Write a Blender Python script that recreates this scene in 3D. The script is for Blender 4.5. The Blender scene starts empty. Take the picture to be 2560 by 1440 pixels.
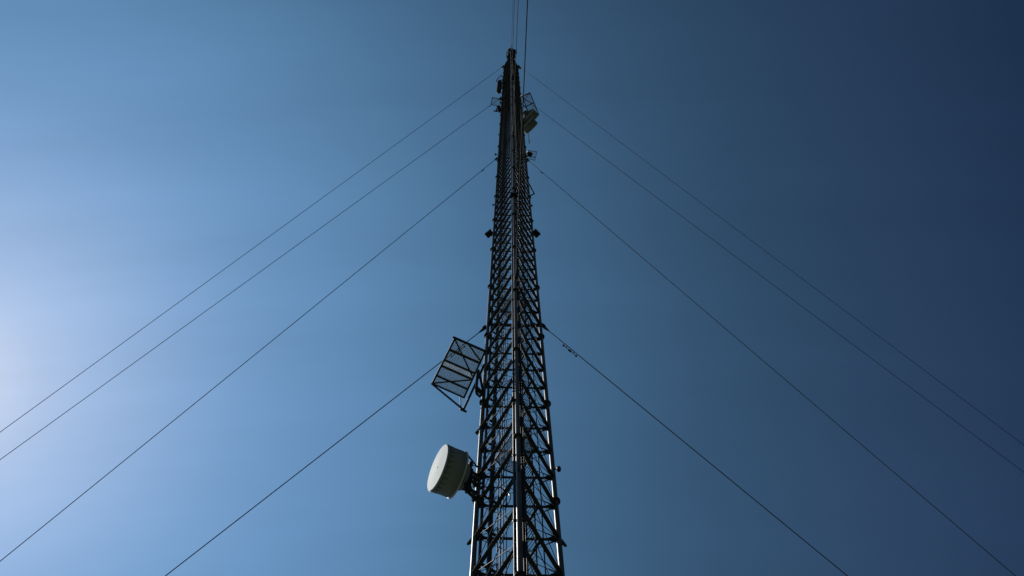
import bpy, bmesh, math, random
from mathutils import Vector, Matrix
random.seed(4)
sc = bpy.context.scene
C = sc.collection
PI = math.pi
V = Vector
Z = V((0, 0, 1))

# ------------------------------------------------------------------ camera
CAM = V((0, 0, 1.6))
RT = V((0.99997431, 0.00690801, -0.00191271))
UP = V((0.00716792, -0.96371509, 0.26683673))
FW = V((0.0, 0.266843585, 0.963739851))
FPX = 2834.468
cd = bpy.data.cameras.new('camera'); cam = bpy.data.objects.new('camera', cd); C.objects.link(cam)
cam.matrix_world = Matrix(((RT.x, UP.x, -FW.x, CAM.x), (RT.y, UP.y, -FW.y, CAM.y), (RT.z, UP.z, -FW.z, CAM.z), (0, 0, 0, 1)))
cd.sensor_width = 36; cd.lens = FPX / 2560 * 36
cd.clip_start = .05; cd.clip_end = 5000
sc.camera = cam

def at(px, py, h):
    """the point at height h (metres above the lens) that the photograph shows at pixel px, py"""
    d = FW + RT * ((px - 1280) / FPX) - UP * ((py - 720) / FPX)
    return CAM + d * (h / d.z)

# ------------------------------------------------------------------ materials
def nodes(name):
    m = bpy.data.materials.new(name); m.use_nodes = True
    nt = m.node_tree
    return m, nt, nt.nodes['Principled BSDF']

def mottled(name, c1, c2, rough=.5, metal=0.0, scale=2.0, c3=None, spec=.5, stretch=(1, 1, 1), rr=.12, bump=.0):
    """a procedural surface: two tones broken up by noise, an optional third tone in sparse patches"""
    m, nt, b = nodes(name)
    tc = nt.nodes.new('ShaderNodeTexCoord'); mp = nt.nodes.new('ShaderNodeMapping')
    mp.inputs['Scale'].default_value = stretch
    nt.links.new(tc.outputs['Object'], mp.inputs[0])
    n = nt.nodes.new('ShaderNodeTexNoise'); n.inputs['Scale'].default_value = scale; n.inputs['Detail'].default_value = 6
    nt.links.new(mp.outputs[0], n.inputs['Vector'])
    r = nt.nodes.new('ShaderNodeValToRGB')
    r.color_ramp.elements[0].position = .35; r.color_ramp.elements[0].color = (*c1, 1)
    r.color_ramp.elements[1].position = .68; r.color_ramp.elements[1].color = (*c2, 1)
    nt.links.new(n.outputs[0], r.inputs[0])
    out = r.outputs[0]
    if c3:
        n2 = nt.nodes.new('ShaderNodeTexNoise'); n2.inputs['Scale'].default_value = scale * 2.7; n2.inputs['Detail'].default_value = 8
        nt.links.new(mp.outputs[0], n2.inputs['Vector'])
        r2 = nt.nodes.new('ShaderNodeValToRGB')
        r2.color_ramp.elements[0].position = .56; r2.color_ramp.elements[1].position = .7
        nt.links.new(n2.outputs[0], r2.inputs[0])
        mx = nt.nodes.new('ShaderNodeMix'); mx.data_type = 'RGBA'
        nt.links.new(r2.outputs[0], mx.inputs['Factor'])
        nt.links.new(out, mx.inputs[6]); mx.inputs[7].default_value = (*c3, 1)
        out = mx.outputs[2]
    nt.links.new(out, b.inputs['Base Color'])
    mr = nt.nodes.new('ShaderNodeMapRange')
    mr.inputs['To Min'].default_value = rough - rr; mr.inputs['To Max'].default_value = rough + rr
    nt.links.new(n.outputs[0], mr.inputs[0]); nt.links.new(mr.outputs[0], b.inputs['Roughness'])
    b.inputs['Metallic'].default_value = metal
    b.inputs['Specular IOR Level'].default_value = spec
    if bump:
        bp = nt.nodes.new('ShaderNodeBump'); bp.inputs['Strength'].default_value = bump; bp.inputs['Distance'].default_value = .01
        nt.links.new(n.outputs[0], bp.inputs['Height']); nt.links.new(bp.outputs[0], b.inputs['Normal'])
    return m

STEEL = mottled('weathered dark steel', (.048, .058, .064), (.072, .08, .083), .75, .0, 1.3, (.09, .046, .034), spec=.03)
LEG = mottled('galvanised tube', (.12, .124, .112), (.18, .182, .165), .44, 0, 1.1, (.14, .115, .085), stretch=(1, 1, .35), spec=.1, rr=.07)
ROD = mottled('galvanised rod', (.04, .042, .042), (.075, .07, .066), .6, 0, 3, spec=.25)
GUY = mottled('guy strand steel', (.05, .055, .062), (.078, .083, .088), .8, 0, 2, spec=.02)
CABLE = mottled('black cable jacket', (.014, .016, .02), (.025, .026, .03), .65, 0, 2, spec=.12)
TUBE = mottled('rigid line copper grey', (.035, .037, .037), (.055, .055, .053), .55, 0, 1.5, (.065, .048, .038), spec=.16)
SHIELD = mottled('shield angle steel', (.035, .04, .036), (.06, .062, .055), .6, 0, 2)
GRATE = mottled('galvanised grating', (.4, .43, .43), (.52, .54, .53), .55, 0, 3, spec=.4)
MESH = mottled('expanded metal', (.2, .22, .23), (.28, .3, .31), .6, 0, 2, spec=.2)
RADOME = mottled('white radome skin', (.66, .785, .82), (.68, .8, .835), .72, 0, .7, rr=.03, spec=.22)
SHROUD = mottled('painted shroud', (.33, .37, .35), (.36, .395, .37), .65, 0, 1.2, (.31, .335, .3), rr=.05, spec=.1)
STRAP = mottled('grey strap', (.09, .1, .095), (.13, .14, .13), .6, 0, 2, spec=.1)
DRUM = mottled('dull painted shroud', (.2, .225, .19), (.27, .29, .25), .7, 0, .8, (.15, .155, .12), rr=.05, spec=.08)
RIM = mottled('white rim', (.78, .79, .77), (.82, .83, .81), .5, 0, 2)
REDGLASS = mottled('red lamp glass', (.12, .01, .012), (.17, .014, .014), .35, 0, 3, rr=.05, spec=.2)
BOX = mottled('lamp housing', (.018, .018, .018), (.03, .028, .025), .7, 0, 2, spec=.1)
LENS = mottled('clear lens', (.03, .03, .028), (.045, .045, .04), .3, 0, 2, rr=.05, spec=.3)
PANEL = mottled('antenna panel', (.028, .03, .03), (.045, .045, .043), .65, 0, .6, (.04, .03, .025), spec=.2)
GROUND = mottled('meadow ground', (.01, .017, .008), (.026, .032, .018), .95, 0, .25, (.03, .026, .018), rr=.04)
CONC = mottled('concrete', (.28, .27, .25), (.36, .35, .33), .85, 0, 3)

# ------------------------------------------------------------------ mesh helpers
def frame(d, up=Z):
    d = d.normalized()
    if abs(d.dot(up)) > .98: up = V((0, 1, 0)) if abs(d.y) < .9 else V((1, 0, 0))
    s = d.cross(up).normalized()
    return d, s, s.cross(d).normalized()

class MB:
    def __init__(self): self.bm = bmesh.new()
    def tube(self, p, q, r, n=8, r2=None, caps=True):
        p, q = V(p), V(q); r2 = r if r2 is None else r2
        d, s, u = frame(q - p)
        ring = lambda c, rad: [self.bm.verts.new(c + (s * math.cos(2 * PI * k / n) + u * math.sin(2 * PI * k / n)) * rad) for k in range(n)]
        a, b = ring(p, r), ring(q, r2)
        for k in range(n):
            f = self.bm.faces.new((a[k], b[k], b[(k + 1) % n], a[(k + 1) % n])); f.smooth = True
        if caps:
            self.bm.faces.new(ring(p, r)); self.bm.faces.new(ring(q, r2)[::-1])
        return self
    def path(self, pts, r, n=8):
        pts = [V(p) for p in pts]; prev = None
        ref = Z
        for i, p in enumerate(pts):
            d = (pts[min(i + 1, len(pts) - 1)] - pts[max(i - 1, 0)])
            d, s, u = frame(d, ref)
            cur = [self.bm.verts.new(p + (s * math.cos(2 * PI * k / n) + u * math.sin(2 * PI * k / n)) * r) for k in range(n)]
            if prev:
                for k in range(n):
                    f = self.bm.faces.new((prev[k], cur[k], cur[(k + 1) % n], prev[(k + 1) % n])); f.smooth = True
            else: self.bm.faces.new(cur)
            prev = cur
        self.bm.faces.new(prev[::-1])
        return self
    def bar(self, p, q, w, h, up=Z, off=(0, 0)):
        p, q = V(p), V(q); d, s, u = frame(q - p, up)
        p = p + s * off[0] + u * off[1]; q = q + s * off[0] + u * off[1]
        vs = []
        for c in (p, q):
            for a, b in ((-1, -1), (1, -1), (1, 1), (-1, 1)): vs.append(self.bm.verts.new(c + s * (a * w / 2) + u * (b * h / 2)))
        for f in ((0, 1, 2, 3), (7, 6, 5, 4), (0, 4, 5, 1), (1, 5, 6, 2), (2, 6, 7, 3), (3, 7, 4, 0)): self.bm.faces.new([vs[i] for i in f])
        return self
    def angle(self, p, q, w, t=.012, up=Z, flip=1):
        """rolled steel angle: a horizontal leg and an upright leg butted to it"""
        self.bar(p, q, w, t, up, (0, -w / 2 + t / 2))
        self.bar(p, q, t, w - t, up, (flip * (w / 2 - t / 2), t / 2))
        return self
    def plate(self, pts, nrm, t):
        pts = [V(p) for p in pts]; nrm = V(nrm).normalized() * (t / 2)
        a = [self.bm.verts.new(p + nrm) for p in pts]; b = [self.bm.verts.new(p - nrm) for p in pts]
        self.bm.faces.new(a); self.bm.faces.new(b[::-1])
        k = len(pts)
        for i in range(k): self.bm.faces.new((a[i], b[i], b[(i + 1) % k], a[(i + 1) % k]))
        return self
    def lathe(self, c, ax, prof, n=40, smooth=True):
        """prof: list of (distance along ax, radius)"""
        c = V(c); d, s, u = frame(V(ax)); prev = None
        for z, r in prof:
            if r < 1e-5: cur = [self.bm.verts.new(c + d * z)]
            else: cur = [self.bm.verts.new(c + d * z + (s * math.cos(2 * PI * k / n) + u * math.sin(2 * PI * k / n)) * r) for k in range(n)]
            if prev:
                for k in range(n):
                    a, b = prev[k % len(prev)], prev[(k + 1) % len(prev)]; e, f = cur[k % len(cur)], cur[(k + 1) % len(cur)]
                    vs = []
                    for v in (a, e, f, b):
                        if v not in vs: vs.append(v)
                    fc = self.bm.faces.new(vs); fc.smooth = smooth
            prev = cur
        return self
    def ball(self, c, r, n=12):
        return self.lathe(V(c), Z, [(-r * math.cos(PI * k / 8), r * math.sin(PI * k / 8)) for k in range(9)], n)
    def build(self, name, mat, parent=None, base=None):
        bmesh.ops.recalc_face_normals(self.bm, faces=self.bm.faces)
        o0 = base if base is not None else root_loc(parent)
        me = bpy.data.meshes.new(name)
        bmesh.ops.translate(self.bm, verts=self.bm.verts, vec=-o0)
        self.bm.to_mesh(me); self.bm.free()
        me.materials.append(mat)
        o = bpy.data.objects.new(name, me); C.objects.link(o)
        if parent is not None: o.parent = parent
        elif base is not None: o.location = base
        return o

def root_loc(p):
    v = V((0, 0, 0))
    while p is not None:
        v += p.location; p = p.parent
    return v

def tag(o, label=None, cat=None, group=None, kind=None):
    if label: o['label'] = label
    if cat: o['category'] = cat
    if group: o['group'] = group
    if kind: o['kind'] = kind
    return o

def thing(name, loc, label, cat, group=None):
    o = bpy.data.objects.new(name, None); C.objects.link(o); o.location = V(loc)
    return tag(o, label, cat, group)

def lift(o, dz):
    """a copy of a part (sharing its mesh) moved up by dz"""
    c = o.copy(); C.objects.link(c); c.location = o.location + V((0, 0, dz))
    return c

# ------------------------------------------------------------------ the mast
H0 = 30.497107 + 1.6           # height of level 0 above the ground
P = 2.286                      # panel height
CX, CY = 0.121456, 16.597618
PF, PR, PL = V((.165527, 15.046630, 0)), V((1.442615, 17.411279, 0)), V((-1.243775, 17.334945, 0))
CEN = V((CX, CY, 0))
LEGR = .085
ROOT = thing('guyed_lattice_mast', (CX, CY, 0), 'tall dark triangular lattice mast held by guy wires, seen from below', 'radio mast')
def lev(i): return H0 + i * P
def node(p, i): return V((p.x, p.y, lev(i)))
TOP = lev(85)
IMIN, IMAX = -14, 85
legs = {}
for p in (PL, PR, PF):
    MB().tube((p.x, p.y, 0.3), (p.x, p.y, TOP), LEGR, 24).build('leg', LEG, ROOT)
MB().plate([CEN + V((2.4 * math.cos(a), 2.4 * math.sin(a), .15)) for a in [k * PI / 3 for k in range(6)]], Z, .3).build('concrete_base', CONC, ROOT)

FACES = ((PL, PR), (PL, PF), (PR, PF))
GUYLEV = (11, 35, 60, 85)
def girt_mb(mb, a, b, i, heavy=False):
    p, q = node(a, i), node(b, i); d = (q - p).normalized()
    w = .17 if heavy else (.096 if (a, b) == (PL, PR) else .132)
    out = ((p + q) / 2 - V((CX, CY, p.z))); side = d.cross(Z)
    mb.angle(p + d * .08, q - d * .08, w, .014 if not heavy else .02, Z, (1 if (a, b) == (PL, PR) else -1) * (1 if side.dot(out) > 0 else -1))
NEAR = range(-2, 31)
rest = MB()
for a, b in FACES:
    mb = MB(); girt_mb(mb, a, b, 0); g0 = mb.build('girt', STEEL, ROOT)
    for i in NEAR:
        if i == 0: continue
        if i == 11:
            mb = MB(); girt_mb(mb, a, b, i, True); mb.build('girt', STEEL, ROOT)
        else: lift(g0, i * P)
    for i in range(IMIN, IMAX + 1):
        if i not in NEAR: girt_mb(rest, a, b, i, i in GUYLEV)
tag(rest.build('girt', STEEL, ROOT), kind='stuff')

def rod_mb(mb, a, b, i, up):
    """one crossed tie rod of a face panel, with a turnbuckle sleeve near its end"""
    p = node(a, i if up else i + 1); q = node(b, i + 1 if up else i)
    d = (q - p).normalized(); out = V((d.y, -d.x, 0)).normalized()
    mid = (p + q) / 2 - V((CX, CY, (p.z + q.z) / 2))
    if out.dot(mid) < 0: out = -out
    o = out * (.016 if up else -.016)
    p = p + d * .16 + o; q = q - d * .16 + o
    mb.tube(p, q, .014, 6)
    mb.tube(q - d * .34, q - d * .06, .026, 6)
    mb.tube(p + d * .02, p + d * .10, .024, 6)
NEARP = range(-3, 13)
rest = MB()
for a, b in FACES:
    for up in (True, False):
        mb = MB(); rod_mb(mb, a, b, 0, up); r0 = mb.build('tie_rod', ROD, ROOT)
        for i in NEARP:
            if i: lift(r0, i * P)
        for i in range(IMIN, IMAX):
            if i not in NEARP: rod_mb(rest, a, b, i, up)
tag(rest.build('tie_rod', ROD, ROOT), kind='stuff')

def gusset_mb(mb, leg, i):
    c = node(leg, i)
    for other in (PL, PR, PF):
        if other is leg: continue
        d = (other - leg).normalized(); n = d.cross(Z)
        x = lambda s, z: c + d * s + V((0, 0, z))
        mb.plate([x(.07, .2), x(.17, .2), x(.36, .05), x(.36, -.07), x(.17, -.22), x(.07, -.22)], n, .016)
rest = MB()
for leg in (PL, PR, PF):
    mb = MB(); gusset_mb(mb, leg, 0); g0 = mb.build('gusset_plate', STEEL, ROOT)
    for i in NEAR:
        if i: lift(g0, i * P)
    for i in range(IMIN, IMAX + 1):
        if i not in NEAR: gusset_mb(rest, leg, i)
tag(rest.build('gusset_plate', STEEL, ROOT), kind='stuff')

def flange_mb(leg):
    mb = MB(); c = node(leg, 2) + V((0, 0, .397))
    for dz in (-.036, .002): mb.tube(c + V((0, 0, dz)), c + V((0, 0, dz + .034)), .165, 20)
    for k in range(8):
        a = 2 * PI * (k + .5) / 8; e = V((math.cos(a), math.sin(a), 0)) * .128
        mb.tube(c + e - V((0, 0, .075)), c + e + V((0, 0, .075)), .016, 6)
    for k in range(4):
        a = 2 * PI * k / 4; e = V((math.cos(a), math.sin(a), 0)); n = V((-e.y, e.x, 0))
        mb.plate([c + e * .08 - V((0, 0, .04)), c + e * .15 - V((0, 0, .04)), c + e * .08 - V((0, 0, .2))], n, .01)
    return mb
for leg in (PL, PR, PF):
    f0 = flange_mb(leg).build('leg_flange', STEEL, ROOT)
    for i in range(-14 + 0, 84, 4):
        if i != 2: lift(f0, (i - 2) * P)

# horizontal brace between the right face and the back face, carrying the ladder; small cable bracket near the left leg
MLR, MRF, MLF = (PL + PR) / 2, (PR + PF) / 2, (PL + PF) / 2
def lerp(a, b, t): return a + (b - a) * t
b0 = MB().angle(node(MLR, 0) + V((0, 0, -.02)), node(MRF, 0) + V((0, 0, -.02)), .075, .012).build('plan_brace', STEEL, ROOT)
c1 = MB().angle(node(lerp(PL, PF, .16), 0) - V((0, 0, .02)), node(lerp(PL, PR, .3), 0) - V((0, 0, .02)), .075, .012)
for t in (.35, .65):
    p = node(lerp(lerp(PL, PF, .16), lerp(PL, PR, .3), t), 0)
    c1.path([p + V((.0, -.05, .02)), p + V((.04, -.12, .12)), p + V((.1, -.13, .2)), p + V((.16, -.08, .14)), p + V((.16, 0, .02))], .016, 6)
c1 = c1.build('cable_bracket', STEEL, ROOT)
for i in range(-3, 84):
    if i:
        lift(b0, i * P); lift(c1, i * P)

# ladder standing on those braces
la, lb = lerp(MLR, MRF, .43), lerp(MLR, MRF, .80)
ld = (lb - la).normalized()
mb = MB(); z = .6
while z < TOP - 1:
    mb.tube((la.x, la.y, z), (lb.x, lb.y, z), .013, 5, caps=False); z += .28
lad = mb.build('ladder', STEEL, ROOT)
for p in (la, lb):
    MB().bar((p.x, p.y, .3), (p.x, p.y, TOP - .6), .055, .014, ld).build('rail', STEEL, lad)

# mesh rest platforms inside the mast
def deck(poly, i, name='rest_platform'):
    z = lev(i) + .06
    poly = [V((x, y, z)) for x, y in poly]
    mb = MB()
    for k in range(len(poly)): mb.bar(poly[k], poly[(k + 1) % len(poly)], .04, .05)
    d = mb.build(name, SHIELD, ROOT)
    def clip(o, dr):
        ts = []
        for k in range(len(poly)):
            a, b = poly[k], poly[(k + 1) % len(poly)]; e = b - a
            den = dr.x * e.y - dr.y * e.x
            if abs(den) < 1e-9: continue
            w = a - o; t = (w.x * e.y - w.y * e.x) / den; s = (w.x * dr.y - w.y * dr.x) / den
            if 0 <= s <= 1: ts.append(t)
        return sorted(ts)
    mb = MB(); c = sum(poly, V()) / len(poly)
    for ang in (60, 120):
        dr = V((math.cos(math.radians(ang)), math.sin(math.radians(ang)), 0)); n = V((-dr.y, dr.x, 0))
        for k in range(-75, 76):
            o = c + n * (k * .027); ts = clip(o, dr)
            if len(ts) >= 2 and ts[-1] - ts[0] > .05: mb.bar(o + dr * ts[0] + V((0, 0, .004 if ang == 60 else -.004)), o + dr * ts[-1] + V((0, 0, .004 if ang == 60 else -.004)), .0095, .004)
    mb.build('mesh_deck', MESH, d)
deck([(-.64, 16.70), (-.31, 17.12), (.10, 17.30), (.50, 16.71), (.79, 16.38), (.55, 15.95), (.06, 15.57)], 3)
deck([(-.5, 16.5), (-.25, 17.0), (.15, 17.2), (.50, 16.71), (.70, 16.38), (.55, 15.95), (.06, 15.6)], 11)

# spare guy lugs on the legs near the bottom of the picture, and lugs at the guy levels
def outward(leg): return (leg - CEN).normalized()
for leg in (PL, PR, PF):
    o = outward(leg); n = V((-o.y, o.x, 0)); c = node(leg, .95)
    x = lambda s, z: c + o * s + V((0, 0, z))
    MB().plate([x(.06, .2), x(.12, .17), x(.26, -.04), x(.28, -.11), x(.23, -.16), x(.06, -.12)], n, .05).build('guy_lug', STEEL, ROOT)

# tapered head of the mast
zt0, zt1 = TOP, 239.0
mb = MB()
for leg in (PL, PR, PF):
    o = outward(leg); q = CEN + o * .72; q.z = zt1
    MB().tube((leg.x, leg.y, zt0), q, .085, 16).build('taper_leg', LEG, ROOT)
for k in range(0, 6):
    t = k / 5; z = zt0 + (zt1 - zt0) * t; pts = []
    for leg in (PL, PR, PF):
        o = outward(leg); q = CEN + o * .72; pts.append(V((lerp(leg.x, q.x, t), lerp(leg.y, q.y, t), z)))
    for a, b in ((0, 1), (1, 2), (2, 0)):
        mb.bar(pts[a], pts[b], .12, .12)
        if k:
            mb.bar(last[a], pts[b], .06, .06); mb.bar(last[b], pts[a], .06, .06)
    last = pts
mb.build('taper_bracing', STEEL, ROOT)
for leg in (PL, PR, PF):
    o = outward(leg); n = V((-o.y, o.x, 0)); c = V((leg.x, leg.y, TOP - .6))
    x = lambda s, z: c + o * s + V((0, 0, z))
    MB().plate([x(.05, .9), x(.75, .8), x(.75, .1), x(.35, -1.6), x(.05, -1.6)], n, .14).build('top_lug', STEEL, ROOT)

# ------------------------------------------------------------------ top antenna
ta = thing('top_antenna', (CX, CY, zt1), 'dark stacked panel antenna forming the blunt tip of the mast', 'antenna')
MB().tube((CX, CY, zt1), (CX, CY, 258), .82, 16).build('pole', STEEL, ta)
for k in range(5):
    z = zt1 + .3 + k * 3.5
    for a in (-90, 30, 150):
        o = V((math.cos(math.radians(a + 1.6)), math.sin(math.radians(a + 1.6)), 0)); c = V((CX, CY, z)) + o * .62
        m = MB(); m.bar(c, c + V((0, 0, 3.3)), 1.12, .3, o)
        m.bar(c - o * .2 + V((0, 0, .8)), c - o * .2 + V((0, 0, 2.4)), .2, .3, o)
        m.build('panel', PANEL, ta)
for x, y, s, hh in ((-.62, .3, .3, 1.7), (-.15, .5, .34, 2.2), (.5, .35, .36, 1.8), (.75, .1, .28, 1.2)):
    MB().bar((CX + x, CY + y, 256.5), (CX + x, CY + y, 256.5 + hh), s, s).build('junction_box', BOX, ta)
m = MB()
m.ball((CX + .82, CY - .2, 255.5), .5); m.ball((CX + .86, CY - .15, 253), .48); m.ball((CX + .8, CY - .2, 251), .42)
m.build('feed_cluster', PANEL, ta)
rp = at(1279.2, 122.5, 257)
m = MB(); m.tube(rp - V((0, 0, 4)), rp + V((0, 0, 15)), .05, 6); m.build('lightning_rod', STEEL, ta)
MB().tube(rp + V((0, 0, 9.5)), rp + V((0, 0, 12.5)), .14, 8).build('beacon_lamp', REDGLASS, ta)

# ------------------------------------------------------------------ guy wires
RAD = {'left': (75.9, 73.9, 117.1, 117.1), 'right': (79.3, 78.3, 145.3, 148.0), 'near': (77, 77, 130, 130)}
GH = {'left': (55.38, 110.78, 167.57, 226.29), 'right': (55.87, 110.41, 169.99, 228.1), 'near': (55.6, 110.5, 168.5, 227.0)}
SAG = {'left': (.0, .25, .55, .8), 'right': (0, .25, .55, .8), 'near': (0, .2, .4, .6)}
ORD = ('lowest', 'second lowest', 'third lowest', 'topmost')
WHERE = {'left': 'running down to the left', 'right': 'running down to the right', 'near': 'passing overhead toward the viewer from the front leg'}
for side, leg in (('left', PL), ('right', PR), ('near', PF)):
    o = outward(leg)
    if side == 'near':
        a = math.radians(.4); o = V((o.x * math.cos(a) - o.y * math.sin(a), o.x * math.sin(a) + o.y * math.cos(a), 0))
    for k in range(4):
        A = CEN + o * 1.62; A.z = GH[side][k] + 1.6
        B = CEN + o * RAD[side][k]; B.z = 0
        d = (B - A).normalized()
        t = thing('guy_wire', A, '%s of the guy wires %s' % (ORD[k], WHERE[side]), 'guy wire', 'guy wires of the mast')
        s0 = (.42, .6, 1.0, 1.2)[k]; r = (.023, .026, .03, .034)[k]
        pts = []
        for j in range(41):
            u = j / 40; p = A + d * s0 + (B - A - d * s0) * u
            p.z -= 4 * SAG[side][k] * u * (1 - u); pts.append(p)
        MB().path(pts, r, 6).build('strand', GUY, t)
        n = o.cross(Z); L = (1, 1.3, 1.8, 2.2)[k]
        x = lambda s, z: A + o * s + V((0, 0, z))
        m = MB(); m.plate([x(.0, .25), x(.14, .2), x(.26, -.12), x(.22, -.24), x(0, -.3)], n, .05 * L)
        m.build('lug_plate', STEEL, t)
        m = MB(); m.tube(A + d * .08, A + d * .22, .07 * L, 10, .085 * L); m.tube(A + d * .22, A + d * (s0 + .15), .085 * L, 10, .03)
        m.build('socket', STEEL, t)
        m = MB(); c = A + o * .12 + V((0, 0, .17))
        m.path([c + o * (.13 * math.cos(2 * PI * j / 12)) + V((0, 0, .16 * math.sin(2 * PI * j / 12))) for j in range(13)], .028 * L, 6)
        m.build('shackle', STEEL, t)
        if k < 3 and side != 'near':
            q = A + d * (2.13, 3.0, 3.4)[k]; w = (1, .8, .9)[k]
            dn = V((-.03 if side == 'right' else .03, .1, -.05)); m = MB()
            for e in ((-.28, .22) if k == 0 else (0,)):
                c = q + d * (e * 1.0) + dn * (1.0 if k == 0 else .7)
                m.tube(c - d * .2 * w, c + d * .2 * w, .016, 6)
                for sgn in (-1, 1): m.ball(c + d * .2 * w * sgn, .062 * w, 8)
                m.tube(c, q + d * e, .02, 6)
            m.build('vibration_damper', STEEL, t)

# ------------------------------------------------------------------ feed lines running up the mast
def vline(name, label, x, y, r, ztop, mat, z0=.3, n=12, flange=0, wob=0, group='feed lines running up the mast'):
    t = thing(name, (x, y, z0), label, 'feed line', group)
    if wob:
        pts = []; z = z0
        while z < ztop:
            pts.append((x + random.uniform(-wob, wob), y + random.uniform(-wob, wob), z)); z += P / 2
        MB().path(pts, r, 8).build('jacket', mat, t)
    else: MB().tube((x, y, z0), (x, y, ztop), r, n).build('pipe', mat, t)
    if flange:
        f0 = MB().tube((x, y, H0 - 1.0), (x, y, H0 - .9), r * 1.38, 14).build('coupling', mat, t)
        k = 0
        for k in range(-6, 34):
            z = k * flange
            if k and 0 < H0 - 1 + z < ztop - 1: lift(f0, z)
    return t
vline('transmission_line', 'thick rigid line with collar couplings inside the left face of the mast', -.745, 17.0, .08, TOP - .5, TUBE, flange=6.1)
vline('transmission_line', 'medium pipe standing just inside the left leg of the mast', -1.05, 17.2, .052, TOP - 1, TUBE, flange=9.14)
vline('coaxial_cable', 'leftmost of three thin cables hanging in the mast centre', -.52, 17.08, .019, 168, CABLE, wob=.008)
vline('coaxial_cable', 'middle of three thin cables hanging in the mast centre', -.425, 17.07, .022, 168, CABLE, wob=.008)
vline('coaxial_cable', 'rightmost of three thin cables hanging in the mast centre', -.34, 17.06, .019, 110, CABLE, wob=.008)
vline('coaxial_cable', 'loose thin cable with bright ties beside the three central cables', -.235, 16.98, .013, 62, ROD, wob=.03)
vline('transmission_line', 'pipe clamped close to the left of the front leg', .032, 15.12, .045, TOP - .3, TUBE, flange=4.57)
vline('transmission_line', 'pipe clamped close to the right of the front leg', .297, 15.13, .052, TOP - 40, TUBE, flange=4.57)
vline('coaxial_cable', 'thin bright cable beside the right of the front leg', .345, 15.04, .016, 150, ROD, wob=.006)
vline('coaxial_cable', 'cable fixed along the inner side of the right leg ladder', .9, 16.55, .02, 120, CABLE, wob=.01)

# ------------------------------------------------------------------ drum dish on the left leg
fc = at(1094.4, 1168.8, 36.2)
nd = V((-.89, -.44, -.13)).normalized()
R = .85
dish = thing('drum_dish_antenna', fc - nd * 1.2, 'large white drum dish with shallow round face on the left leg', 'dish antenna')
d_, s_, u_ = frame(nd)
MB().lathe(fc, nd, [(-.02, R - .004), (.012, R - .012), (.024, .0)], 72, False).build('radome', RADOME, dish)
MB().lathe(fc, nd, [(.024, .03), (.03, .03), (.03, .0)], 16, False).build('radome_plug', CABLE, dish)
m = MB(); m.lathe(fc, nd, [(-.72, R - .02), (-.72, R - .005), (-.03, R - .005), (-.03, R - .02)], 64)
m.build('shroud', SHROUD, dish)
MB().lathe(fc, nd, [(-.075, R - .004), (-.075, R + .022), (-.022, R + .022), (-.022, R - .004)], 64).build('face_clamp_band', SHROUD, dish)
m = MB()
for k in range(26):
    a = 2 * PI * k / 26; e = s_ * math.cos(a) + u_ * math.sin(a)
    m.bar(fc + e * (R + .002) - nd * .08, fc + e * (R + .002) - nd * .27, .01, .012, e)
m.build('radome_straps', STRAP, dish)
MB().lathe(fc, nd, [(-.77, R - .01), (-.77, R + .022), (-.72, R + .022), (-.72, R - .01)], 64).build('reflector_rim', RIM, dish)
MB().lathe(fc, nd, [(-.77, R), (-.83, R * .82), (-.91, R * .62), (-.93, R * .6), (-1.02, R * .56), (-1.05, R * .5), (-1.05, .0)], 64).build('reflector_back', SHROUD, dish)
bc = fc - nd * 1.05
m = MB()
m.lathe(fc, nd, [(-1.05, .44), (-1.12, .44), (-1.12, .3), (-1.05, .3)], 32)
m.build('mounting_ring', STEEL, dish)
pole = bc - nd * .1
mast_pipe = MB().tube(pole - V((0, 0, 1.05)), pole + V((0, 0, 1.0)), .06, 12).build('mounting_pipe', STEEL, dish)
for dz in (-.32, .32):
    m = MB(); m.bar(bc + V((0, 0, dz)) + nd * .02, pole + V((0, 0, dz)), .1, .09)
    m.bar(pole + V((-.14, 0, dz)), pole + V((.14, 0, dz)), .16, .12)
    m.build('pipe_clamp', STEEL, dish)
legp = lambda h: V((PL.x, PL.y, h + 1.6))
pz = pole.z
for dz in (-.95, -.55, .1, .5, .88):
    m = MB(); a = V((pole.x, pole.y, pz + dz)); b = V((PL.x, PL.y, pz + dz + .02))
    e = (b - a).normalized(); m.bar(a - e * .12, b + e * .06, .09, .08)
    m.bar(a - e * .02 + V((0, 0, .06)), a + e * .18 + V((0, 0, .06)), .14, .04)
    f = V((-e.y, e.x, 0))
    for w in (-.07, .07): m.tube(b + f * w - e * .2, b + f * w + e * .16, .016, 6)
    m.bar(b - e * .13 - f * .12, b - e * .13 + f * .12, .05, .14)
    m.bar(b + e * .11 - f * .12, b + e * .11 + f * .12, .04, .1)
    m.build('mount_arm', STEEL, dish)
s1 = fc - nd * .83 + u_ * .75 * R - s_ * .3
MB().tube(at(1170, 1139, 36.6), V((PL.x - .05, PL.y, 38.4 + 1.6 - .3)), .032, 8).build('side_strut', STEEL, dish)
MB().tube(at(1178, 1177, 36.45), V((PL.x - .05, PL.y, 37.2 + 1.6)), .03, 8).build('side_strut', STEEL, dish)
a = bc - nd * .1
MB().path([a, a - nd * .25 - V((0, 0, .2)), V((-1.3, 17.0, a.z - .5)), V((-.9, 16.95, a.z - .7)), V((-.4, 16.95, a.z - .75)), V((-.24, 16.95, a.z - 1.3)), V((-.24, 16.98, a.z - 2.2))], .022, 8).build('feed_cable', CABLE, dish)

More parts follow.
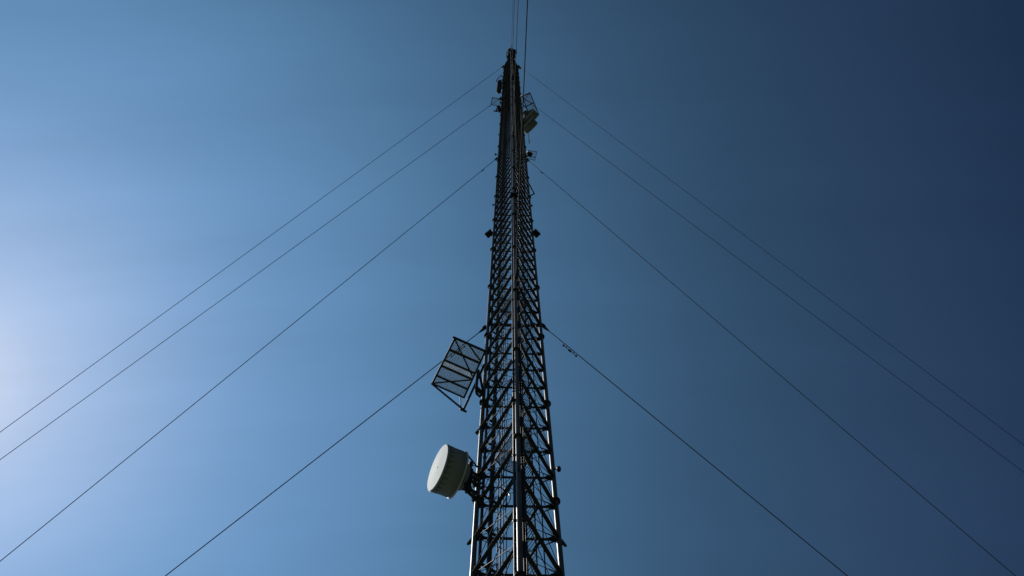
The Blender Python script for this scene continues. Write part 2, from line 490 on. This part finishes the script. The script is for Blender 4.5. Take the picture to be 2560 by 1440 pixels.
t = thing('coaxial_jumper', (-.5, 17.1, 38), 'slack loop of cable curving beside the three central cables', 'feed line', 'feed lines running up the mast')
MB().path([at(1222, 1058, 39.6), at(1238, 1068, 39.5), at(1249, 1082, 39.2), at(1253, 1098, 38.8), at(1252, 1116, 38.4), at(1246, 1134, 38.0), at(1238, 1150, 37.6), at(1232, 1168, 37.2)], .02, 8).build('jacket', ROD, t)
t = thing('coaxial_jumper', (-.2, 16.9, 36), 'short drooping cable with a bright tie right of the central cables', 'feed line', 'feed lines running up the mast')
MB().path([at(1262, 1220, 36.0), at(1270, 1228, 35.7), at(1274, 1236, 35.4), at(1276, 1246, 35.0), at(1272, 1256, 34.6), at(1266, 1264, 34.3), at(1262, 1274, 34.0)], .02, 8).build('jacket', CABLE, t)
MB().tube(at(1273, 1234, 35.4), at(1275, 1239, 35.2), .034, 8).build('tie', RIM, t)

# ------------------------------------------------------------------ ice shields (gratings over the antennas)
def shield(corner, h, label, nb, beams, wbeam, matb=SHIELD, diags=(), pitch=.05, cross=.11, bar=.008, name='ice_shield'):
    tl, tr, br, bl = [at(x, y, h) for x, y in corner]
    c = (tl + br) / 2
    t = thing(name, c, label, 'ice shield', 'grated ice shields on the mast')
    m = MB()
    for a, b in ((tl, tr), (tr, br), (br, bl), (bl, tl)):
        e = (b - a).normalized(); m.angle(a - e * .03, b + e * .03, wbeam, .012)
    m.build('frame', matb, t)
    for f in beams:
        MB().bar(lerp(tl, bl, f) - V((0, 0, wbeam * .55)), lerp(tr, br, f) - V((0, 0, wbeam * .55)), wbeam * 1.05, wbeam * .6).build('beam', matb, t)
    for a, b in diags:
        q = lambda uv: lerp(lerp(tl, tr, uv[0]), lerp(bl, br, uv[0]), uv[1]) - V((0, 0, wbeam * 1.2))
        MB().bar(q(a), q(b), wbeam * .75, .012).build('brace', matb, t)
    m = MB(); n = int((bl - tl).length / pitch)
    for k in range(1, n):
        f = k / n; m.bar(lerp(tl, bl, f) + V((0, 0, .02)), lerp(tr, br, f) + V((0, 0, .02)), bar, .03)
    n = int((tr - tl).length / cross)
    for k in range(1, n):
        f = k / n; m.bar(lerp(tl, tr, f) + V((0, 0, .042)), lerp(bl, br, f) + V((0, 0, .042)), bar * .9, .01)
    m.build('grating', GRATE, t)
    return t, (tl, tr, br, bl)

t, (tl, tr, br, bl) = shield(((1138, 845), (1213, 878), (1160, 993), (1081, 958)), 46.0, 'large rectangular grated ice shield above the white drum dish', 0, (.25, .47, .6, .82), .085,
    diags=(((.02, .02), (1, .56)), ((0, .98), (.95, .62)), ((.45, 0), (1, .2))), pitch=.058, cross=.1, bar=.019)
m = MB()
for k in range(1, 27):
    f = k / 27
    a, b = lerp(lerp(tl, tr, f), lerp(bl, br, f), .485), lerp(lerp(tl, tr, f), lerp(bl, br, f), .585)
    m.bar(a - V((0, 0, .04)), b - V((0, 0, .04)), .008, .075)
m.build('glint_bars', RIM, t)  # pale deep bars added to catch the sun as a bright strip
e1 = (br - tr).normalized(); sx = (tr - tl).normalized()
dn = V((0, 0, -.45))
pa = at(1158, 1026, 45.6); pb = pa - (br - tr) * 1.0
m = MB(); m.tube(pa, pb, .05, 10); m.build('support_pipe', SHIELD, t)
m = MB(); m.tube(bl - sx * .05 - V((0, 0, .06)), pa + sx * .1, .045, 10); m.build('support_strut', SHIELD, t)
MB().tube(lerp(br, bl, .12), lerp(br, bl, .12) * .0 + at(1152, 1016, 45.6), .025, 8).build('hanger', SHIELD, t)
MB().tube(pa - sx * .16, pa + sx * .16, .055, 8).build('pipe_clamp', SHIELD, t)
MB().tube(tl - sx * .12, lerp(tl, tr, .98) - V((0, 0, .05)), .05, 10).build('edge_pipe', SHIELD, t)
for f, dz in ((.55, .0), (.78, -.1)):
    q = lerp(pa, pb, f); w = V((PL.x, PL.y, q.z + dz))
    MB().bar(q, w, .1, .09).build('leg_arm', STEEL, t)
m = MB()
m.path([at(1196, 925, 45.6), at(1192.5, 950, 45.2), at(1190.5, 976, 44.8), at(1192, 984, 44.6), at(1199, 991, 44.5), at(1207, 985, 44.6)], .062, 10)
m.bar(at(1192, 972, 44.9), V((PL.x, PL.y, 46.9)), .1, .08)
m.build('bent_strut', STEEL, t)
q1 = lerp(tl, tr, .45)
MB().tube(q1, V((PL.x, PL.y, q1.z + 2.3)), .012, 6).build('stay_rod', ROD, t)
MB().tube(lerp(tl, tr, .7), V((PL.x, PL.y, q1.z + 2.0)), .012, 6).build('stay_rod', ROD, t)

t, (a, b, c, d) = shield(((1305, 241), (1325, 232), (1347, 287), (1327, 296)), 160.0, 'long grated ice shield above the two white drums near the mast top', 0, (.45,), .13, diags=(((.05, .12), (.75, .43)),), pitch=.11, cross=.22, bar=.03)
MB().tube(b, V((PR.x - .1, PR.y - .6, 165)), .05, 8).build('stay_rod', SHIELD, t)
MB().tube(b + V((0, 0, .05)), V((PR.x, PR.y, 160.5)), .04, 8).build('stay_rod', SHIELD, t)
MB().bar(lerp(a, d, .55) - V((0, 0, .1)), V((PR.x, PR.y, 161.4)), .14, .12).build('leg_arm', STEEL, t)
t, (a, b, c, d) = shield(((1231, 244), (1251, 248), (1250, 266), (1228, 261)), 158.0, 'small square grated ice shield left of the mast top, crossed by a guy wire', 0, (), .1, pitch=.12, cross=.24, bar=.026)
MB().bar(lerp(b, c, .3) - V((0, 0, .1)), V((PL.x, PL.y, 159.4)), .14, .12).build('leg_arm', STEEL, t)
MB().bar(b - V((0, 0, .1)), V((PL.x, PL.y, 165.4)), .24, .2).build('leg_arm', STEEL, t)
MB().bar(lerp(b, c, .8) - V((0, 0, .1)), V((PL.x, PL.y, 157.4)), .14, .12).build('leg_arm', STEEL, t)
t, (a, b, c, d) = shield(((1252, 188), (1260, 194), (1247, 209), (1240.5, 202)), 190.0, 'highest ice shield, tilted square over the knobbly stacked antenna', 0, (), .11, pitch=.14, cross=.28, bar=.015)
MB().bar(lerp(b, c, .3) - V((0, 0, .1)), V((PL.x, PL.y, 191.4)), .16, .12).build('leg_arm', STEEL, t)
t, (a, b, c, d) = shield(((1321.5, 376), (1342, 379.5), (1337, 401), (1319, 396.5)), 112.0, 'small barred ice shield on the right leg, square grid of few bars', 0, (.65,), .05, pitch=.85, cross=.095, bar=.03)
MB().bar(lerp(a, d, .3) - V((0, 0, .06)), V((PR.x, PR.y, 113.5)), .09, .08).build('leg_arm', STEEL, t)
MB().bar(lerp(a, d, .8) - V((0, 0, .06)), V((PR.x, PR.y, 113.4)), .09, .08).build('leg_arm', STEEL, t)
MB().tube(a, V((PR.x, PR.y, 115.4)), .025, 6).build('stay_rod', SHIELD, t)
# small antenna under that shield
ctr = at(1325, 386, 110.6)
t = thing('small_antenna', ctr, 'small dark cylinder antenna under the small barred ice shield', 'antenna')
MB().lathe(ctr, V((.75, .5, 0)), [(-.3, 0), (-.3, .14), (-.1, .24), (.2, .24), (.22, 0)], 20).build('drum', PANEL, t)
MB().bar(ctr - V((.2, .1, 0)), V((PR.x, PR.y, ctr.z)), .09, .09).build('mount_arm', STEEL, t)
MB().path([ctr - V((.25, .15, 0)), ctr - V((.5, .1, .4)), V((PR.x, PR.y - .1, ctr.z - .3))], .03, 6).build('feed_cable', ROD, t)

# ------------------------------------------------------------------ two drums high on the right leg
def drum(face, ax, R, L, label, mount):
    t = thing('drum_dish_antenna', face, label, 'dish antenna', 'pair of white drums high on the right leg')
    ax = V(ax).normalized()
    MB().lathe(face, ax, [(-.02, R), (.04, R * .985), (.06, R * .5), (.065, 0)], 48).build('radome', RADOME, t)
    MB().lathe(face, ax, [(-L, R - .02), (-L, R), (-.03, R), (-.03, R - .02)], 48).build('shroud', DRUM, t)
    MB().lathe(face, ax, [(-L - .04, R - .02), (-L - .04, R + .07), (-L + .04, R + .07), (-L + .04, R - .02)], 48).build('reflector_rim', RIM, t)
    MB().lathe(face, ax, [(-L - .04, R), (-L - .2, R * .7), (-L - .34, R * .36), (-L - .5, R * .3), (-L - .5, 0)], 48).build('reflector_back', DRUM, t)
    b = face - ax * (L + .5)
    MB().tube(b - V((0, 0, 1.3)), b + V((0, 0, 1.3)), .08, 10).build('mounting_pipe', STEEL, t)
    for dz in (-1, 1): MB().bar(b + V((0, 0, dz)), V((PR.x, PR.y, b.z + dz)), .14, .12).build('mount_arm', STEEL, t)
f1 = (at(1348.3, 286, 146) + at(1318, 313, 146)) / 2
f2 = (at(1345, 306, 138) + at(1314, 335.5, 138)) / 2
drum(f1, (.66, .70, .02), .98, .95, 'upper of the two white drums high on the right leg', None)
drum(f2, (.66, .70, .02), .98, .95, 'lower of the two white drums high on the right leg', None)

# whip antenna behind the drums
w0 = at(1323.5, 358, 132)
t = thing('whip_antenna', w0, 'slender whip antenna hanging below the two white drums', 'antenna')
MB().tube(w0, w0 + V((0, 0, 12)), .035, 6).build('rod', STEEL, t)
m = MB()
for z in (.1, .9, 1.7, 2.5): m.tube(w0 + V((-.09, .02, z)), w0 + V((.09, -.02, z)), .02, 6)
m.build('elements', STEEL, t)
MB().bar(w0 + V((0, 0, 9)), V((PR.x, PR.y, w0.z + 9)), .1, .1).build('mount_arm', STEEL, t)

# knobbly stacked antenna on the upper left
f0 = at(1247, 229, 173)
t = thing('stacked_bay_antenna', f0, 'dark knobbly stacked antenna standing off the upper left of the mast', 'antenna')
MB().tube(f0, f0 + V((0, 0, 17)), .12, 10).build('pole', STEEL, t)
for k in range(9):
    z = .4 + k * 1.9; m = MB()
    m.lathe(f0 + V((0, 0, z)), Z, [(-.35, .0), (-.35, .24), (-.1, .36), (.2, .36), (.4, .22), (.4, 0)], 14)
    m.tube(f0 + V((-.36, .1, z - .1)), f0 + V((.3, -.15, z + .3)), .1, 8); m.tube(f0 + V((.28, .28, z + .1)), f0 + V((-.2, -.28, z)), .1, 8)
    m.build('bay', PANEL, t)
m = MB(); m.lathe(f0 - V((0, 0, .4)), Z, [(-.1, 0), (-.1, .18), (.1, .18), (.1, 0)], 12); m.build('end_cap', LENS, t)
for z in (7, 11, 15): MB().bar(f0 + V((0, 0, z)), V((PL.x, PL.y, f0.z + z)), .24, .3).build('mount_arm', STEEL, t)

# side arms
a0 = at(1234, 277.5, 149.5); a1 = V((PL.x, PL.y, a0.z + .1))
t = thing('side_arm', a1, 'stub side arm with a short upright below the square ice shield, left leg', 'side arm')
MB().bar(a0, a1, .16, .16).build('arm', STEEL, t)
q = lerp(a0, a1, .35); MB().tube(q - V((0, 0, .5)), q + V((0, 0, 2.6)), .09, 8).build('upright', STEEL, t)
MB().bar(at(1247, 268, 151), at(1250, 277, 149.6), .42, .5).build('bracket', STEEL, t)
e0 = at(1334.5, 482.5, 93.2)
t = thing('side_arm', (PR.x, PR.y, e0.z), 'empty V shaped side arm sticking out of the right leg', 'side arm')
MB().tube(e0, at(1320, 455, 93.6), .055, 8).build('arm', STEEL, t)
MB().tube(e0 + V((.08, .04, 0)), at(1318, 493, 93.2), .055, 8).build('arm', STEEL, t)

# ------------------------------------------------------------------ strobes and red lamps
def strobe(c, leg, label, yaw):
    t = thing('strobe_light', c, label, 'obstruction light', 'boxy strobe lights on the three legs')
    o = V((math.cos(yaw), math.sin(yaw), 0)); s = V((-o.y, o.x, 0))
    x = lambda a, b, z: c + o * a + s * b + V((0, 0, z))
    m = MB(); m.bar(x(-.16, 0, 0), x(.12, 0, 0), .46, .4); m.build('housing', BOX, t)
    m = MB(); m.bar(x(.12, 0, 0), x(.2, 0, 0), .52, .45); m.build('hood', BOX, t)
    MB().bar(x(.2, 0, 0), x(.23, 0, 0), .42, .34).build('lens', LENS, t)
    m = MB(); m.bar(x(-.1, 0, -.25), V((leg.x, leg.y, c.z - .25)), .1, .06); m.bar(x(-.06, -.25, 0), x(-.06, .25, 0), .06, .47)
    m.bar(x(-.1, 0, .02) - V((0, 0, .1)), V((leg.x, leg.y, c.z - .1)), .1, .06)
    m.build('bracket', STEEL, t)
    MB().tube(x(-.1, .1, -.2), x(-.1, .1, -.28), .08, 10).build('gland', STEEL, t)
strobe(at(1223.5, 585, 77.2), PL, 'boxy strobe light on the left leg halfway up the mast', math.radians(232))
strobe(at(1339.5, 584, 77.2), PR, 'boxy strobe light on the right leg halfway up the mast', math.radians(-45))
strobe(at(1285, 489, 78.3), PF, 'boxy strobe light on the front leg halfway up the mast', math.radians(-88))

def lamp(c, leg, label, s=1.0):
    t = thing('red_obstruction_lamp', c, label, 'obstruction light', 'red obstruction lamps on the mast legs')
    m = MB(); m.lathe(c, Z, [(-.13 * s, 0), (-.13 * s, .075 * s), (-.03 * s, .08 * s), (-.03 * s, 0)], 16); m.build('base', BOX, t)
    m = MB(); m.lathe(c, Z, [(-.03 * s, .085 * s), (.09 * s, .08 * s), (.14 * s, .05 * s), (.155 * s, 0)], 16); m.build('globe', REDGLASS, t)
    q = c - V((0, 0, .13 * s)); b = V((leg.x, leg.y, q.z + .05)); m = MB(); e = (b - q).normalized()
    m.tube(q + V((0, 0, .02)), lerp(q, b, .45), .018 * s, 8); m.tube(lerp(q, b, .45), b, .03 * s, 8)
    m.build('stalk', STEEL, t)
lamp(at(1177.5, 1160, 38.3), PL, 'red lamp on a stalk between the drum dish and the left leg')
lamp(at(1397, 1172, 38.3), PR, 'red lamp on a stalk right of the right leg low down')
lamp(at(1282, 998, 38.95), PF, 'red lamp on the left side of the front leg')
lamp(at(1233, 512, 87), PL, 'tiny red lamp on the left leg above the strobe light', .9)
lamp(at(1329.5, 514, 87), PR, 'tiny red lamp on the right leg above the strobe light', .9)
lamp(at(1239, 386, 112.5), PL, 'tiny red lamp on the left leg beside the second guy wire', 1.2)

# small pieces clamped to the left leg
t = thing('pipe_clamp', (PL.x, PL.y, 42.4 + 1.6), 'flat clamp plate sticking out of the left leg below the large ice shield', 'clamp')
MB().bar(at(1190.5, 1084, 41.6), (PL.x, PL.y, 43.4), .12, .1).build('clamp_arm', STEEL, t)
MB().lathe((PL.x, PL.y, 43.2), Z, [(0, LEGR + .002), (0, LEGR + .03), (.3, LEGR + .03), (.3, LEGR + .002)], 18).build('collar', STEEL, t)

# ------------------------------------------------------------------ ground
m = MB(); S = 2500
m.plate([(-S, -S, -.02), (S, -S, -.02), (S, S, -.02), (-S, S, -.02)], Z, .04)
tag(m.build('ground', GROUND), kind='structure')

# ------------------------------------------------------------------ light
SUN_EL, SUN_AZ = math.radians(57.007), math.radians(-55.669)
sd = V((math.sin(SUN_AZ) * math.cos(SUN_EL), math.cos(SUN_AZ) * math.cos(SUN_EL), math.sin(SUN_EL)))
sl = bpy.data.lights.new('sun', 'SUN'); sl.energy = 4.2; sl.angle = math.radians(.53); sl.color = (1, .955, .88)
so = bpy.data.objects.new('sun', sl); C.objects.link(so)
so.rotation_euler = sd.to_track_quat('Z', 'Y').to_euler(); so.location = (-30, 30, 60)

w = bpy.data.worlds.new('World'); sc.world = w; w.use_nodes = True; nt = w.node_tree
bg = nt.nodes['Background']; bg.inputs[1].default_value = .09
sk = nt.nodes.new('ShaderNodeTexSky'); sk.sky_type = 'NISHITA'; sk.sun_disc = False
sk.sun_elevation = SUN_EL; sk.sun_rotation = SUN_AZ
sk.air_density = 1; sk.dust_density = 1; sk.ozone_density = 1
# the deep, contrasty blue of a clear dry sky: a fitted ramp dims it with the angle from the sun
tc = nt.nodes.new('ShaderNodeTexCoord')
nv = nt.nodes.new('ShaderNodeVectorMath'); nv.operation = 'NORMALIZE'; nt.links.new(tc.outputs['Generated'], nv.inputs[0])
dt = nt.nodes.new('ShaderNodeVectorMath'); dt.operation = 'DOT_PRODUCT'; nt.links.new(nv.outputs[0], dt.inputs[0]); dt.inputs[1].default_value = sd
ac = nt.nodes.new('ShaderNodeMath'); ac.operation = 'ARCCOSINE'; nt.links.new(dt.outputs['Value'], ac.inputs[0])
mr = nt.nodes.new('ShaderNodeMapRange'); mr.inputs['From Max'].default_value = math.radians(90); nt.links.new(ac.outputs[0], mr.inputs[0])
rp_ = nt.nodes.new('ShaderNodeValToRGB'); cr = rp_.color_ramp; cr.interpolation = 'B_SPLINE'
TAB = ((0, .43, .545, .705), (2.5, .40, .526, .70), (4.5, .335, .475, .69), (8, .298, .482, .728), (11.6, .275, .50, .772), (15.5, .272, .54, .80),
       (18.5, .288, .575, .83), (22.6, .30, .60, .785), (26, .275, .555, .70), (31.2, .262, .50, .59), (35.5, .228, .40, .475), (40, .20, .35, .408),
       (44.5, .194, .297, .36), (49.5, .163, .25, .318), (54, .113, .192, .26), (66, .07, .12, .175), (90, .05, .085, .125))  # the widest angles, out of view, are made extra dark to dim undersides
while len(cr.elements) > 1: cr.elements.remove(cr.elements[0])
for j, (a, r_, g_, b_) in enumerate(TAB):
    e = cr.elements[0] if j == 0 else cr.elements.new(a / 60)
    e.position = a / 90; e.color = (r_ / .9, g_ / .9, b_ / .9, 1)
nt.links.new(mr.outputs[0], rp_.inputs[0])
mu = nt.nodes.new('ShaderNodeMix'); mu.data_type = 'RGBA'; mu.blend_type = 'MULTIPLY'; mu.inputs['Factor'].default_value = 1
nt.links.new(sk.outputs[0], mu.inputs[6]); nt.links.new(rp_.outputs[0], mu.inputs[7])
mp = nt.nodes.new('ShaderNodeMapping'); mp.inputs['Scale'].default_value = (1.6, 11, 2); mp.inputs['Rotation'].default_value = (0, 0, -.12)
nt.links.new(nv.outputs[0], mp.inputs[0])
nz = nt.nodes.new('ShaderNodeTexNoise'); nz.inputs['Scale'].default_value = 2.2; nz.inputs['Detail'].default_value = 5; nt.links.new(mp.outputs[0], nz.inputs['Vector'])
m2 = nt.nodes.new('ShaderNodeMapRange'); m2.inputs['From Min'].default_value = .3; m2.inputs['From Max'].default_value = .75
m2.inputs['To Min'].default_value = .97; m2.inputs['To Max'].default_value = 1.055; nt.links.new(nz.outputs[0], m2.inputs[0])
# away from the sun the sky is a little lighter towards the horizon
sz = nt.nodes.new('ShaderNodeSeparateXYZ'); nt.links.new(nv.outputs[0], sz.inputs[0])
mz = nt.nodes.new('ShaderNodeMapRange'); mz.inputs['From Min'].default_value = .8; mz.inputs['From Max'].default_value = .97
mz.inputs['To Min'].default_value = .1; mz.inputs['To Max'].default_value = -.06; nt.links.new(sz.outputs['Z'], mz.inputs[0])
mt = nt.nodes.new('ShaderNodeMath'); mt.operation = 'MULTIPLY'; nt.links.new(mz.outputs[0], mt.inputs[0])
ma = nt.nodes.new('ShaderNodeMapRange'); ma.inputs['From Min'].default_value = math.radians(24); ma.inputs['From Max'].default_value = math.radians(44); nt.links.new(ac.outputs[0], ma.inputs[0])
nt.links.new(ma.outputs[0], mt.inputs[1])
mo = nt.nodes.new('ShaderNodeMath'); mo.operation = 'ADD'; nt.links.new(mt.outputs[0], mo.inputs[0]); nt.links.new(m2.outputs[0], mo.inputs[1])
vm = nt.nodes.new('ShaderNodeVectorMath'); vm.operation = 'SCALE'
nt.links.new(mu.outputs[2], vm.inputs[0]); nt.links.new(mo.outputs[0], vm.inputs['Scale'])
nt.links.new(vm.outputs[0], bg.inputs[0])

vs = sc.view_settings
vs.view_transform = 'Standard'; vs.look = 'None'; vs.exposure = 0; vs.gamma = 1; vs.use_curve_mapping = False
sc.cycles.max_bounces = 6
sc.cycles.use_denoising = True
